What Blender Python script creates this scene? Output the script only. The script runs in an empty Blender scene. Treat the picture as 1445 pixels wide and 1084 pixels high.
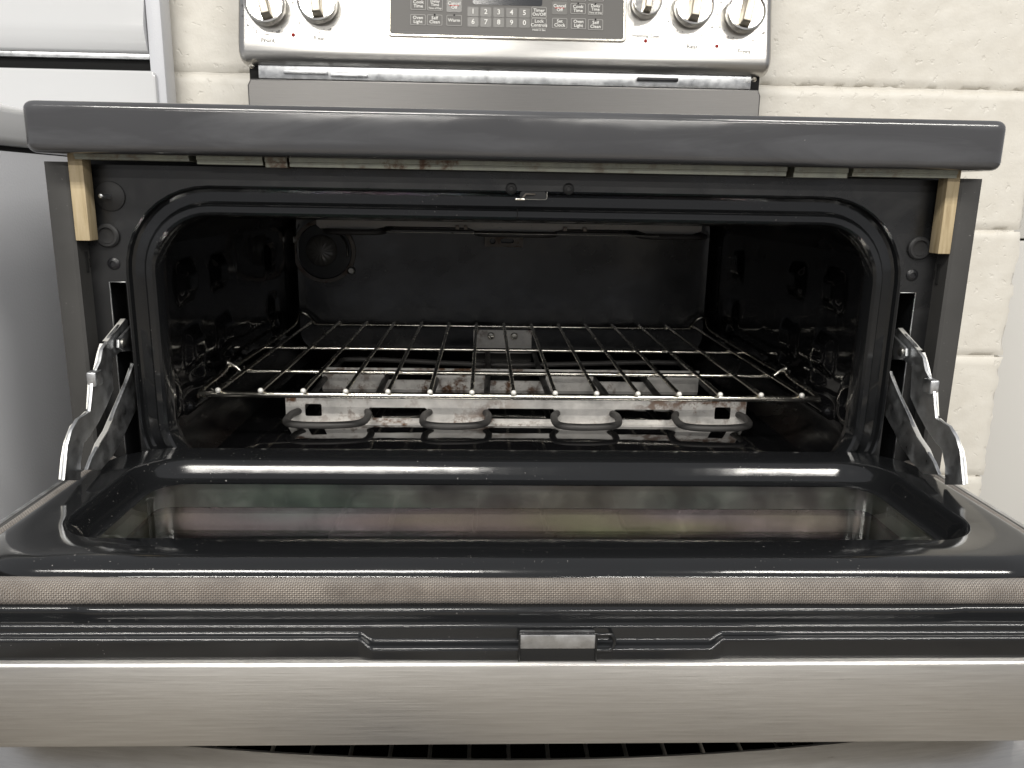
import bpy, bmesh, math, random
from mathutils import Vector, Matrix, noise
random.seed(7)
S = bpy.context.scene
COL = S.collection
ZO = 0.83                      # the working frame's zero sits this far above the floor

# ------------------------------------------------------------------ camera
FPX = 1134.54; W0, H0 = 1445.0, 1084.0
CAM = Vector((-0.0299, -0.68366, 0.02085))
YAW, PITCH, ROLL = 0.03637, 0.23046, 0.01764
def cam_axes():
    cy, sy, cp, sp = math.cos(YAW), math.sin(YAW), math.cos(PITCH), math.sin(PITCH)
    f = Vector((sy*cp, cy*cp, -sp)); r = Vector((cy, -sy, 0)); u = r.cross(f)
    c, s = math.cos(ROLL), math.sin(ROLL)
    return r*c + u*s, u*c - r*s, f
CR, CU, CF = cam_axes()
cam = bpy.data.cameras.new('camera'); cam.sensor_width = 36.0; cam.sensor_fit = 'HORIZONTAL'
cam.lens = 36.0*FPX/W0; cam.clip_start = 0.01; cam.clip_end = 100
camo = bpy.data.objects.new('camera', cam); COL.objects.link(camo); S.camera = camo
m3 = Matrix((CR, CU, -CF)).transposed()
camo.matrix_world = Matrix.Translation(CAM + Vector((0, 0, ZO))) @ m3.to_4x4()
def ray(x, y): return CF + CR*((x-722.5)/FPX) - CU*((y-542)/FPX)
def at_y(x, y, Y): d = ray(x, y); return CAM + d*((Y-CAM.y)/d.y)
def at_z(x, y, Z): d = ray(x, y); return CAM + d*((Z-CAM.z)/d.z)
def at_x(x, y, X): d = ray(x, y); return CAM + d*((X-CAM.x)/d.x)
def at_plane(x, y, p, n): d = ray(x, y); return CAM + d*((p-CAM).dot(n)/d.dot(n))

# ------------------------------------------------------------------ world and lamps (shop ceiling tubes, added far rows, no daylight)
w = bpy.data.worlds.new('World'); S.world = w; w.use_nodes = True
bg = w.node_tree.nodes['Background']; bg.inputs[0].default_value = (0.95, 0.96, 1.0, 1); bg.inputs[1].default_value = 0.42
def tube_lamp(name, x0, x1, y, z, power, col=(1.0, 0.965, 0.90)):
    l = bpy.data.lights.new(name, 'AREA'); l.shape = 'RECTANGLE'; l.size = x1-x0; l.size_y = 0.05
    l.energy = power; l.color = col
    o = bpy.data.objects.new(name, l); COL.objects.link(o); o.location = ((x0+x1)/2, y, z)
for y in (-1.46, -1.60, -1.74):
    tube_lamp('ceiling_or_fill_tube', -1.65, -0.05, y, 2.62, 19)
    tube_lamp('ceiling_or_fill_tube', 0.90, 2.30, y, 2.62, 17)
for y in (-4.1, -6.6):                      # unseen further rows, added to light the oven inside
    tube_lamp('ceiling_or_fill_tube', -2.3, -0.4, y, 2.62, 75)
    tube_lamp('ceiling_or_fill_tube', 0.6, 2.5, y, 2.62, 75)
S.view_settings.view_transform = 'Standard'; S.view_settings.look = 'None'
S.view_settings.exposure = 0.12; S.view_settings.gamma = 1.0
S.render.engine = 'CYCLES'
S.cycles.max_bounces = 10; S.cycles.glossy_bounces = 6; S.cycles.transmission_bounces = 8
S.cycles.caustics_reflective = False; S.cycles.caustics_refractive = False

# ------------------------------------------------------------------ materials
def nd(t, kind, **kw):
    n = t.nodes.new(kind)
    for k, v in kw.items(): setattr(n, k, v)
    return n
def ramp(t, fac, stops):
    r = nd(t, 'ShaderNodeValToRGB'); e = r.color_ramp.elements
    while len(e) < len(stops): e.new(0.5)
    for i, (p, c) in enumerate(stops):
        e[i].position = p; e[i].color = (c if len(c) == 4 else (*c, 1))
    t.links.new(fac, r.inputs[0]); return r.outputs[0]
def noise_tex(t, scale, detail=4, rough=0.55, vec=(1, 1, 1), coord='Object', dist=0.0):
    tc = nd(t, 'ShaderNodeTexCoord'); mp = nd(t, 'ShaderNodeMapping'); mp.inputs['Scale'].default_value = vec
    g = nd(t, 'ShaderNodeNewGeometry')
    t.links.new(g.outputs['Position'] if coord == 'World' else tc.outputs[coord], mp.inputs[0])
    n = nd(t, 'ShaderNodeTexNoise'); n.inputs['Scale'].default_value = scale; n.inputs['Detail'].default_value = detail
    n.inputs['Roughness'].default_value = rough; n.inputs['Distortion'].default_value = dist
    t.links.new(mp.outputs[0], n.inputs[0]); return n.outputs[0]
def bump(t, h, strength, dist, normal=None):
    b = nd(t, 'ShaderNodeBump'); b.inputs['Strength'].default_value = strength; b.inputs['Distance'].default_value = dist
    t.links.new(h, b.inputs['Height'])
    if normal: t.links.new(normal, b.inputs['Normal'])
    return b.outputs[0]
def mix(t, fac, a, b, mode='MIX'):
    m = nd(t, 'ShaderNodeMix', data_type='RGBA', blend_type=mode)
    for s, v in ((0, fac), (6, a), (7, b)):
        if hasattr(v, 'is_linked') or hasattr(v, 'links'): t.links.new(v, m.inputs[s])
        elif s == 0: m.inputs[0].default_value = v
        else: m.inputs[s].default_value = (*v, 1)
    return m.outputs[2]
def math_(t, op, a, b=None):
    m = nd(t, 'ShaderNodeMath', operation=op)
    for i, v in enumerate((a, b)):
        if v is None: continue
        if hasattr(v, 'links'): t.links.new(v, m.inputs[i])
        else: m.inputs[i].default_value = v
    return m.outputs[0]
def base(name, col=(0.5, 0.5, 0.5), rough=0.5, metal=0.0, **kw):
    m = bpy.data.materials.new(name); m.use_nodes = True; t = m.node_tree; p = t.nodes['Principled BSDF']
    p.inputs['Base Color'].default_value = (*col, 1); p.inputs['Roughness'].default_value = rough; p.inputs['Metallic'].default_value = metal
    for k, v in kw.items(): p.inputs[k].default_value = v
    return m, t, p
M = {}
def enamel(name, col, rough, specks=0.68, ior=1.55, film=0, coat=0.0):
    m, t, p = base(name, col, rough, 0, IOR=ior)
    n = noise_tex(t, 14, 5, 0.6, coord='World')
    r = ramp(t, n, [(0.3, (rough*0.7,)*3), (0.75, (rough*1.7,)*3)]); t.links.new(r, p.inputs['Roughness'])
    sp = noise_tex(t, 420, 2, 0.5, coord='World'); s1 = ramp(t, sp, [(specks+0.05, (0,)*3), (specks+0.09, (1,)*3)])
    d = noise_tex(t, 6, 3, 0.6, coord='World'); s2 = ramp(t, d, [(0.5, (0,)*3), (0.62, (1,)*3)])
    sm = math_(t, 'MULTIPLY', s1, s2)
    t.links.new(mix(t, sm, col, (0.22, 0.21, 0.20) if max(col) < 0.5 else (0.4, 0.4, 0.38)), p.inputs['Base Color'])
    wv = noise_tex(t, 22, 2, 0.5, coord='World'); t.links.new(bump(t, wv, 0.10, 0.004), p.inputs['Normal'])
    if film:
        n = noise_tex(t, 2.5, 2, 0.5, coord='World'); t.links.new(math_(t, 'ADD', film*0.3, math_(t, 'MULTIPLY', n, film*1.4)), p.inputs['Thin Film Thickness'])
        p.inputs['Thin Film IOR'].default_value = 1.045
    if coat: p.inputs['Coat Weight'].default_value = coat
    return m
M['enamel'] = enamel('black_porcelain_enamel', (0.0095, 0.010, 0.0108), 0.10, specks=0.655)
M['cavity'] = enamel('oven_cavity_enamel', (0.004, 0.004, 0.0045), 0.17, specks=0.72, ior=1.45)
M['cavity_gloss'] = enamel('stamped_wall_enamel', (0.0055, 0.0055, 0.006), 0.07, specks=0.72, ior=1.62)
M['floor_enamel'] = enamel('oven_floor_enamel', (0.005, 0.005, 0.0055), 0.05, specks=0.7, ior=2.2)
M['frame'] = enamel('front_frame_enamel', (0.0115, 0.0118, 0.0125), 0.26, specks=0.66)
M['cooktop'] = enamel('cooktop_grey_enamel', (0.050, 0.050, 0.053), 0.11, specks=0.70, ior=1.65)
def smear_or_reflection(m, col, vec, lo, hi, scale=5.0):
    t = m.node_tree; p = t.nodes['Principled BSDF']; old = p.inputs['Base Color'].links[0].from_socket
    n = noise_tex(t, scale, 5, 0.6, vec, 'World', 0.8); f = ramp(t, n, [(lo, (0,)*3), (hi, (1,)*3)])
    t.links.new(mix(t, math_(t, 'MULTIPLY', f, 0.75), old, col), p.inputs['Base Color'])
    r0 = p.inputs['Roughness'].links[0].from_socket
    t.links.new(math_(t, 'ADD', r0, math_(t, 'MULTIPLY', f, 0.10)), p.inputs['Roughness'])
smear_or_reflection(M['cooktop'], (0.088, 0.090, 0.096), (1.0, 1.0, 7.0), 0.47, 0.70)       # pale patches painted in for cloudy room reflections
smear_or_reflection(M['cavity'], (0.014, 0.0105, 0.0085), (1.0, 1.0, 1.6), 0.48, 0.72, 7.0)
smear_or_reflection(M['frame'], (0.030, 0.030, 0.031), (2.0, 2.0, 2.0), 0.52, 0.74, 9.0)
M['side'] = enamel('side_panel_paint', (0.046, 0.045, 0.043), 0.45, specks=0.64)

def steel(name, col, rough, vec=(8, 60, 380), aniso=0.75, strength=0.15):
    m, t, p = base(name, col, rough, 1.0)
    n = noise_tex(t, 3.0, 6, 0.75, vec, 'World')
    r = ramp(t, n, [(0.25, (rough*0.88,)*3), (0.75, (min(1, rough*1.15),)*3)]); t.links.new(r, p.inputs['Roughness'])
    c = ramp(t, n, [(0.3, tuple(v*0.88 for v in col)), (0.7, tuple(min(1, v*1.06) for v in col))])
    t.links.new(c, p.inputs['Base Color'])
    t.links.new(bump(t, n, strength, 0.0006), p.inputs['Normal'])
    p.inputs['Anisotropic'].default_value = aniso; p.inputs['Anisotropic Rotation'].default_value = 0.25
    tg = nd(t, 'ShaderNodeCombineXYZ'); tg.inputs[0].default_value = 1.0; t.links.new(tg.outputs[0], p.inputs['Tangent'])
    return m
M['steel'] = steel('brushed_stainless_steel', (0.60, 0.585, 0.56), 0.30)
M['panel_steel'] = steel('control_panel_stainless', (0.52, 0.51, 0.49), 0.30, aniso=0.5, strength=0.06)
def metal(name, col, rough, blotch=0.25, scale=60, rust=0.0, bmp=0.1):
    m, t, p = base(name, col, rough, 1.0)
    n = noise_tex(t, scale, 5, 0.65, coord='World')
    t.links.new(ramp(t, n, [(0.3, tuple(v*(1-blotch) for v in col)), (0.7, tuple(min(1, v*(1+blotch*0.5)) for v in col))]), p.inputs['Base Color'])
    t.links.new(ramp(t, n, [(0.3, (rough*0.7,)*3), (0.7, (min(1, rough*1.4),)*3)]), p.inputs['Roughness'])
    t.links.new(bump(t, n, bmp, 0.0006), p.inputs['Normal'])
    if rust:
        g = nd(t, 'ShaderNodeNewGeometry'); n2 = noise_tex(t, 55, 6, 0.7, coord='World'); n3 = noise_tex(t, 9, 2, 0.5, coord='World')
        f = math_(t, 'MULTIPLY', ramp(t, n2, [(0.50, (0,)*3), (0.60, (1,)*3)]), ramp(t, n3, [(0.48-rust*0.1, (0,)*3), (0.58, (1,)*3)]))
        col0 = p.inputs['Base Color'].links[0].from_socket
        t.links.new(mix(t, f, col0, (0.13, 0.062, 0.028)), p.inputs['Base Color'])
        t.links.new(math_(t, 'MULTIPLY', math_(t, 'SUBTRACT', 1.0, f), 0.55), p.inputs['Metallic'])
    return m
M['zinc'] = metal('zinc_plated_steel', (0.64, 0.65, 0.66), 0.38, 0.3, 70)
M['well'] = metal('bright_door_spacer', (0.36, 0.37, 0.33), 0.42, 0.10, 25, bmp=0.03)
M['galv'] = metal('galvanised_sheet', (0.74, 0.72, 0.69), 0.55, 0.25, 45, rust=1.0)
M['rail'] = metal('galvanised_rail', (0.36, 0.37, 0.31), 0.4, 0.4, 40, rust=0.5)
M['rusty'] = metal('rusty_bracket_steel', (0.30, 0.27, 0.24), 0.6, 0.35, 60, rust=1.6)
M['tip'] = base('cut_wire_end', (0.85, 0.83, 0.78), 0.4, 0.2)[0]
M['flange'] = base('worn_bright_flange', (0.78, 0.77, 0.73), 0.42, 0.5)[0]
M['dull_wire'] = metal('tarnished_rack_wire', (0.60, 0.55, 0.47), 0.4, 0.2, 40)
M['dull_wire'].node_tree.nodes['Principled BSDF'].inputs['Metallic'].default_value = 0.45
M['chrome'] = metal('rack_nickel_wire', (0.88, 0.84, 0.75), 0.22, 0.05, 30, bmp=0.0)
M['knob'] = metal('knob_satin_metal', (0.72, 0.70, 0.66), 0.16, 0.08, 40, bmp=0.02)
M['knob_dark'] = metal('knob_brushed_edge', (0.62, 0.57, 0.48), 0.42, 0.2, 80, bmp=0.05)
M['screw'] = metal('screw_steel', (0.42, 0.41, 0.38), 0.35, 0.3, 90)
M['element'] = metal('heating_element_sheath', (0.075, 0.072, 0.070), 0.55, 0.3, 80)
M['element'].node_tree.nodes['Principled BSDF'].inputs['Metallic'].default_value = 0.3
M['ceramic'] = enamel('pale_reflector_plate', (0.55, 0.53, 0.50), 0.5, specks=0.6)
M['rubber'] = base('black_rubber', (0.016, 0.016, 0.017), 0.55)[0]
M['hole'] = base('unlit_black_interior', (0.003, 0.003, 0.003), 0.9)[0]
M['plastic_black'] = base('dark_plastic', (0.012, 0.012, 0.014), 0.35)[0]
M['riser'] = steel('riser_grey_steel', (0.20, 0.195, 0.19), 0.42, strength=0.05)
M['white'] = enamel('white_appliance_enamel', (0.66, 0.665, 0.67), 0.12, specks=0.75)
def white_side():
    m, t, p = base('white_textured_side', (0.66, 0.67, 0.70), 0.38)
    n = noise_tex(t, 420, 2, 0.5, coord='World'); t.links.new(bump(t, n, 0.25, 0.0012), p.inputs['Normal']); return m
M['white_side'] = white_side()
M['white_panel'] = base('smooth_white_paint', (0.70, 0.69, 0.66), 0.3)[0]
def glass_mat(name, tint, film):
    """thin coated pane: straight transmission plus the coating's own reflection"""
    m, t, p = base(name, (0, 0, 0), 0.02, 0, IOR=2.0 if film else 1.6)
    p.inputs['Thin Film Thickness'].default_value = film; p.inputs['Thin Film IOR'].default_value = 1.72 if film else 1.5
    n = noise_tex(t, 3.5, 2, 0.5, (1, 3, 1), 'World'); t.links.new(math_(t, 'ADD', film*0.6, math_(t, 'MULTIPLY', n, film*0.8)), p.inputs['Thin Film Thickness'])
    n = noise_tex(t, 30, 5, 0.65, coord='World'); t.links.new(ramp(t, n, [(0.4, (0.01,)*3), (0.8, (0.09,)*3)]), p.inputs['Roughness'])
    tr = nd(t, 'ShaderNodeBsdfTransparent'); tr.inputs[0].default_value = (*tint, 1)
    ad = nd(t, 'ShaderNodeAddShader'); t.links.new(tr.outputs[0], ad.inputs[0]); t.links.new(p.outputs[0], ad.inputs[1])
    t.links.new(ad.outputs[0], t.nodes['Material Output'].inputs[0])
    return m
M['glass'] = glass_mat('coated_door_glass', (0.78, 0.80, 0.77), 430)
M['clear_glass'] = glass_mat('clear_door_glass', (0.80, 0.82, 0.80), 0)
M['lens'] = base('lamp_lens_glass', (0.20, 0.19, 0.17), 0.12, 0, IOR=1.5)[0]
M['panel_glass'] = base('grey_control_glass', (0.150, 0.145, 0.138), 0.42, **{'Specular IOR Level': 0.25})[0]
M['display'] = base('dark_display_window', (0.035, 0.037, 0.042), 0.15)[0]
M['key'] = base('grey_key_pad', (0.175, 0.170, 0.160), 0.3)[0]
M['print_white'] = base('white_print', (0.85, 0.84, 0.80), 0.5)[0]
M['print_line'] = base('pale_key_outline', (0.42, 0.41, 0.39), 0.5)[0]
M['print_grey'] = base('grey_print', (0.16, 0.155, 0.15), 0.5)[0]
M['print_red'] = base('red_print', (0.50, 0.06, 0.05), 0.5)[0]
M['red_lens'] = base('red_indicator_lens', (0.30, 0.015, 0.012), 0.15)[0]
def wood():
    m, t, p = base('pale_pine', (0.50, 0.37, 0.20), 0.65)
    n = noise_tex(t, 9, 6, 0.65, (26, 26, 2.2), 'World', 0.4)
    t.links.new(ramp(t, n, [(0.3, (0.30, 0.225, 0.125)), (0.5, (0.46, 0.37, 0.225)), (0.75, (0.56, 0.46, 0.31))]), p.inputs['Base Color'])
    t.links.new(bump(t, n, 0.35, 0.0008), p.inputs['Normal']); return m
M['wood'] = wood()
def gasket():
    m, t, p = base('braided_gasket', (0.2, 0.17, 0.14), 0.8)
    uv = nd(t, 'ShaderNodeUVMap'); sx = nd(t, 'ShaderNodeSeparateXYZ'); t.links.new(uv.outputs[0], sx.inputs[0])
    # u metres along, v 0..1 around
    a = math_(t, 'MULTIPLY', sx.outputs[0], 2300.0); b = math_(t, 'MULTIPLY', sx.outputs[1], 2*math.pi*22)
    s1 = math_(t, 'SINE', math_(t, 'ADD', a, b)); s2 = math_(t, 'SINE', math_(t, 'SUBTRACT', a, b))
    h = math_(t, 'ADD', math_(t, 'MULTIPLY', s1, s2), math_(t, 'MULTIPLY', s1, 0.5))
    fz = noise_tex(t, 260, 4, 0.7, coord='World'); h2 = math_(t, 'ADD', h, math_(t, 'MULTIPLY', fz, 1.2))
    hn = math_(t, 'MULTIPLY', math_(t, 'ADD', h, 1.5), 0.333)
    n = noise_tex(t, 9, 6, 0.7, coord='World')
    c = ramp(t, n, [(0.3, (0.070, 0.055, 0.044)), (0.7, (0.150, 0.118, 0.096))])
    nm = noise_tex(t, 34, 5, 0.7, coord='World'); msk = math_(t, 'MULTIPLY', ramp(t, hn, [(0.35, (0,)*3), (0.95, (1,)*3)]), ramp(t, nm, [(0.34, (0.25,)*3), (0.66, (1,)*3)]))
    c2 = mix(t, msk, c, (0.56, 0.50, 0.43))  # pale highlights painted onto the raised weave
    t.links.new(c2, p.inputs['Base Color']); t.links.new(bump(t, h2, 0.8, 0.0009), p.inputs['Normal'])
    p.inputs['Sheen Weight'].default_value = 0.3
    return m
M['gasket'] = gasket()
def blockpaint():
    m, t, p = base('cream_block_paint', (0.78, 0.745, 0.67), 0.42)
    n1 = noise_tex(t, 26, 5, 0.6, coord='World'); n2 = noise_tex(t, 75, 3, 0.5, coord='World', dist=0.25); n3 = noise_tex(t, 300, 2, 0.5, coord='World')
    pit = ramp(t, n2, [(0.27, (0,)*3), (0.38, (1,)*3)])
    h = math_(t, 'ADD', math_(t, 'MULTIPLY', pit, 0.9), math_(t, 'ADD', math_(t, 'MULTIPLY', n1, 1.3), math_(t, 'MULTIPLY', n3, 0.12)))
    t.links.new(bump(t, h, 0.42, 0.0026), p.inputs['Normal'])
    t.links.new(ramp(t, n1, [(0.3, (0.74, 0.705, 0.63)), (0.7, (0.80, 0.77, 0.70))]), p.inputs['Base Color'])
    return m
M['block'] = blockpaint()
def concrete():
    m, t, p = base('grey_concrete_floor', (0.15, 0.145, 0.135), 0.6)
    n = noise_tex(t, 2.2, 3, 0.5, coord='World')  # unseen floor patches, added to vary the tones the steel strip reflects
    t.links.new(ramp(t, n, [(0.38, (0.035, 0.034, 0.036)), (0.47, (0.12, 0.10, 0.075)), (0.55, (0.19, 0.175, 0.15)), (0.66, (0.25, 0.24, 0.235))]), p.inputs['Base Color']); return m
M['concrete'] = concrete()

# ------------------------------------------------------------------ builders
WL = {}
def link(name, me, mat, parent=None, recentre=True, smooth=35):
    me.name = name
    if mat is not None:
        me.materials.clear(); me.materials.append(M[mat] if isinstance(mat, str) else mat)
    c = Vector((0, 0, 0))
    if recentre and len(me.vertices):
        n = len(me.vertices); mn = Vector((1e9,)*3); mx = -mn
        for v in me.vertices:
            for k in range(3): mn[k] = min(mn[k], v.co[k]); mx[k] = max(mx[k], v.co[k])
        c = (mn+mx)/2; me.transform(Matrix.Translation(-c))
    if smooth:
        me.shade_smooth(); me.set_sharp_from_angle(angle=math.radians(smooth))
    o = bpy.data.objects.new(name, me); COL.objects.link(o)
    wl = c + Vector((0, 0, ZO)); WL[o] = wl
    if parent is not None:
        o.parent = parent; o.location = wl - WL[parent]
    else: o.location = wl
    return o
def thing(name, loc, label, cat, group=None):
    o = bpy.data.objects.new(name, None); COL.objects.link(o); o.location = loc; WL[o] = Vector(loc); o.empty_display_size = 0.05
    return tag(o, label, cat, group)
def tag(o, label, cat=None, group=None, kind=None):
    if label: o['label'] = label
    if cat: o['category'] = cat
    if group: o['group'] = group
    if kind: o['kind'] = kind
    return o
def bm_mesh(bm):
    me = bpy.data.meshes.new('m'); bmesh.ops.recalc_face_normals(bm, faces=bm.faces[:]); bm.to_mesh(me); bm.free(); return me
def box_bm(x0, x1, y0, y1, z0, z1, bev=0.0, seg=2, bm=None):
    bm = bm or bmesh.new()
    r = bmesh.ops.create_cube(bm, size=1.0); vs = r['verts']
    for v in vs: v.co = Vector(((x0+x1)/2+v.co.x*(x1-x0), (y0+y1)/2+v.co.y*(y1-y0), (z0+z1)/2+v.co.z*(z1-z0)))
    if bev:
        es = list({e for v in vs for e in v.link_edges})
        bmesh.ops.bevel(bm, geom=es, offset=bev, segments=seg, profile=0.5, affect='EDGES', clamp_overlap=True)
    return bm
def box(name, x0, x1, y0, y1, z0, z1, mat, parent=None, bev=0.001, seg=2):
    return link(name, bm_mesh(box_bm(x0, x1, y0, y1, z0, z1, bev, seg)), mat, parent)
def smooth_path(pts, closed=False, k=6):
    P = [Vector(p) for p in pts]; n = len(P); out = []
    rng = range(n if closed else n-1)
    for i in rng:
        p0 = P[(i-1) % n] if closed or i > 0 else P[0]; p1 = P[i]; p2 = P[(i+1) % n]; p3 = P[(i+2) % n] if closed or i+2 < n else P[-1]
        for j in range(k):
            t = j/k; out.append(0.5*((2*p1)+(p2-p0)*t+(2*p0-5*p1+4*p2-p3)*t*t+(3*p1-p0-3*p2+p3)*t**3))
    if not closed: out.append(P[-1])
    return out
def fillet(pts, r, n=6, closed=False):
    P = [Vector(p) for p in pts]; out = []; N = len(P)
    for i in range(N):
        if not closed and i in (0, N-1): out.append(P[i]); continue
        a, b, c = P[(i-1) % N], P[i], P[(i+1) % N]; u = (a-b); v = (c-b); lu, lv = u.length, v.length; u = u/lu; v = v/lv
        ang = u.angle(v, 0)
        if ang > 3.135: ang = 3.135
        d = min(r/math.tan(ang/2), lu*0.48, lv*0.48)
        A = b+u*d; C = b+v*d
        for j in range(n+1):
            t = j/n; out.append(A*(1-t)**2 + b*2*t*(1-t) + C*t*t)
    return out
def tube_bm(pts, r, seg=10, closed=False, caps=True, rf=None, bm=None):
    bm = bm or bmesh.new(); uvl = bm.loops.layers.uv.verify()
    P = [Vector(p) for p in pts]; n = len(P); rings = []; up = None; L = [0.0]
    for i in range(1, n): L.append(L[-1]+(P[i]-P[i-1]).length)
    for i in range(n):
        if closed: t = P[(i+1) % n]-P[i-1]
        else: t = P[min(i+1, n-1)]-P[max(i-1, 0)]
        t.normalize()
        if up is None:
            up = Vector((0, 0, 1)) if abs(t.z) < 0.9 else Vector((0, 1, 0))
        up = (up - t*up.dot(t)).normalized(); sd = t.cross(up); rr = rf(L[i], i) if rf else r
        rings.append([bm.verts.new(P[i]+(up*math.cos(a)+sd*math.sin(a))*rr) for a in [2*math.pi*k/seg for k in range(seg)]])
    for i in range(n if closed else n-1):
        A, B = rings[i], rings[(i+1) % n]
        for k in range(seg):
            f = bm.faces.new((A[k], A[(k+1) % seg], B[(k+1) % seg], B[k]))
            l1 = L[i+1] if i+1 < n else L[i]+(P[0]-P[i]).length
            for lp, (u_, v_) in zip(f.loops, ((L[i], k/seg), (L[i], (k+1)/seg), (l1, (k+1)/seg), (l1, k/seg))): lp[uvl].uv = (u_, v_)
    if caps and not closed:
        for ring, p, q in ((rings[0], P[0], P[1]), (rings[-1], P[-1], P[-2])):
            d = (p-q).normalized(); last = ring
            for s_ in (0.5, 0.85):
                nr = [bm.verts.new(p+(v.co-p)*math.sqrt(1-s_*s_)+d*s_*r*0.7) for v in ring]
                for k in range(seg): bm.faces.new((last[k], last[(k+1) % seg], nr[(k+1) % seg], nr[k]))
                last = nr
            bm.faces.new(last)
    return bm
def tube(name, pts, r, mat, parent=None, **kw): return link(name, bm_mesh(tube_bm(pts, r, **kw)), mat, parent, smooth=60)
def rrect(x0, x1, y0, y1, r, n=8):
    out = []
    for cx, cy, a0 in ((x1-r, y1-r, 0), (x0+r, y1-r, 90), (x0+r, y0+r, 180), (x1-r, y0+r, 270)):
        for k in range(n+1):
            a = math.radians(a0+90*k/n); out.append((cx+r*math.cos(a), cy+r*math.sin(a)))
    return out
def circ(cx, cy, r, n=24, a0=0): return [(cx+r*math.cos(2*math.pi*k/n+a0), cy+r*math.sin(2*math.pi*k/n+a0)) for k in range(n)]
def plate_me(loops, th, mat3, bev=0.0):
    """2D outline plus holes, given thickness, mapped by a 4x4 matrix."""
    cu = bpy.data.curves.new('c', 'CURVE'); cu.dimensions = '2D'; cu.fill_mode = 'BOTH'
    cu.extrude = max(th/2-bev, 1e-5); cu.bevel_depth = bev; cu.bevel_resolution = 1; cu.offset = -bev
    for lp in loops:
        s = cu.splines.new('POLY'); s.points.add(len(lp)-1)
        for p, q in zip(s.points, lp): p.co = (q[0], q[1], 0, 1)
        s.use_cyclic_u = True
    ob = bpy.data.objects.new('c', cu); me = bpy.data.meshes.new_from_object(ob)
    bpy.data.objects.remove(ob); bpy.data.curves.remove(cu)
    me.transform(mat3); return me
def frame_m(o, ux, uy):
    ux = Vector(ux).normalized(); uy = Vector(uy).normalized(); uz = ux.cross(uy)
    m = Matrix((ux, uy, uz)).transposed().to_4x4(); m.translation = Vector(o); return m
XZ = lambda y: frame_m((0, y, 0), (1, 0, 0), (0, 0, 1))          # plate normal -Y
def plate(name, loops, th, m, mat, parent=None, bev=0.0): return link(name, plate_me(loops, th, m, bev), mat, parent)
def loft(name, loops, mat, parent=None, cap_first=False, cap_last=False, smooth=35, closed=True):
    bm = bmesh.new(); R = [[bm.verts.new(p) for p in lp] for lp in loops]; n = len(R[0])
    for A, B in zip(R[:-1], R[1:]):
        for k in range(n if closed else n-1): bm.faces.new((A[k], A[(k+1) % n], B[(k+1) % n], B[k]))
    if cap_first: bm.faces.new(R[0])
    if cap_last: bm.faces.new(R[-1])
    return link(name, bm_mesh(bm), mat, parent, smooth=smooth)
def extrude_x(name, prof, x0, x1, mat, parent=None, bow=None, nx=1, smooth=40):
    loops = []
    for i in range(nx+1):
        x = x0+(x1-x0)*i/nx; d = bow(x) if bow else 0
        loops.append([(x, y-d, z) for y, z in prof])
    return loft(name, loops, mat, parent, True, True, smooth)
def lathe(name, prof, o, axis, mat, parent=None, n=32, smooth=35):
    """prof: (radius, height along axis)"""
    a = Vector(axis).normalized(); u = a.orthogonal().normalized(); v = a.cross(u); o = Vector(o)
    loops = [[o+a*h+(u*math.cos(2*math.pi*k/n)+v*math.sin(2*math.pi*k/n))*r for k in range(n)] for r, h in prof]
    return loft(name, loops, mat, parent, True, True, smooth)
def text_me(s, size, m, th=0.0002, align='CENTER'):
    cu = bpy.data.curves.new('t', 'FONT'); cu.body = s; cu.size = size; cu.align_x = align; cu.align_y = 'CENTER'; cu.extrude = th; cu.resolution_u = 2
    cu.offset = size*0.012
    ob = bpy.data.objects.new('t', cu); me = bpy.data.meshes.new_from_object(ob)
    bpy.data.objects.remove(ob); bpy.data.curves.remove(cu); me.transform(m); return me
def text(name, s, size, m, mat, parent): return link(name, text_me(s, size, m), mat, parent, smooth=0)
def disp(me, f):
    for v in me.vertices: v.co += f(v.co)

# ================================================================== SETTING
fl = bmesh.new(); bmesh.ops.create_grid(fl, x_segments=1, y_segments=1, size=9.0)
for v in fl.verts: v.co.z = -ZO
fo = link('floor', bm_mesh(fl), 'concrete', None, smooth=0); tag(fo, None, None, None, 'structure')

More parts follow.
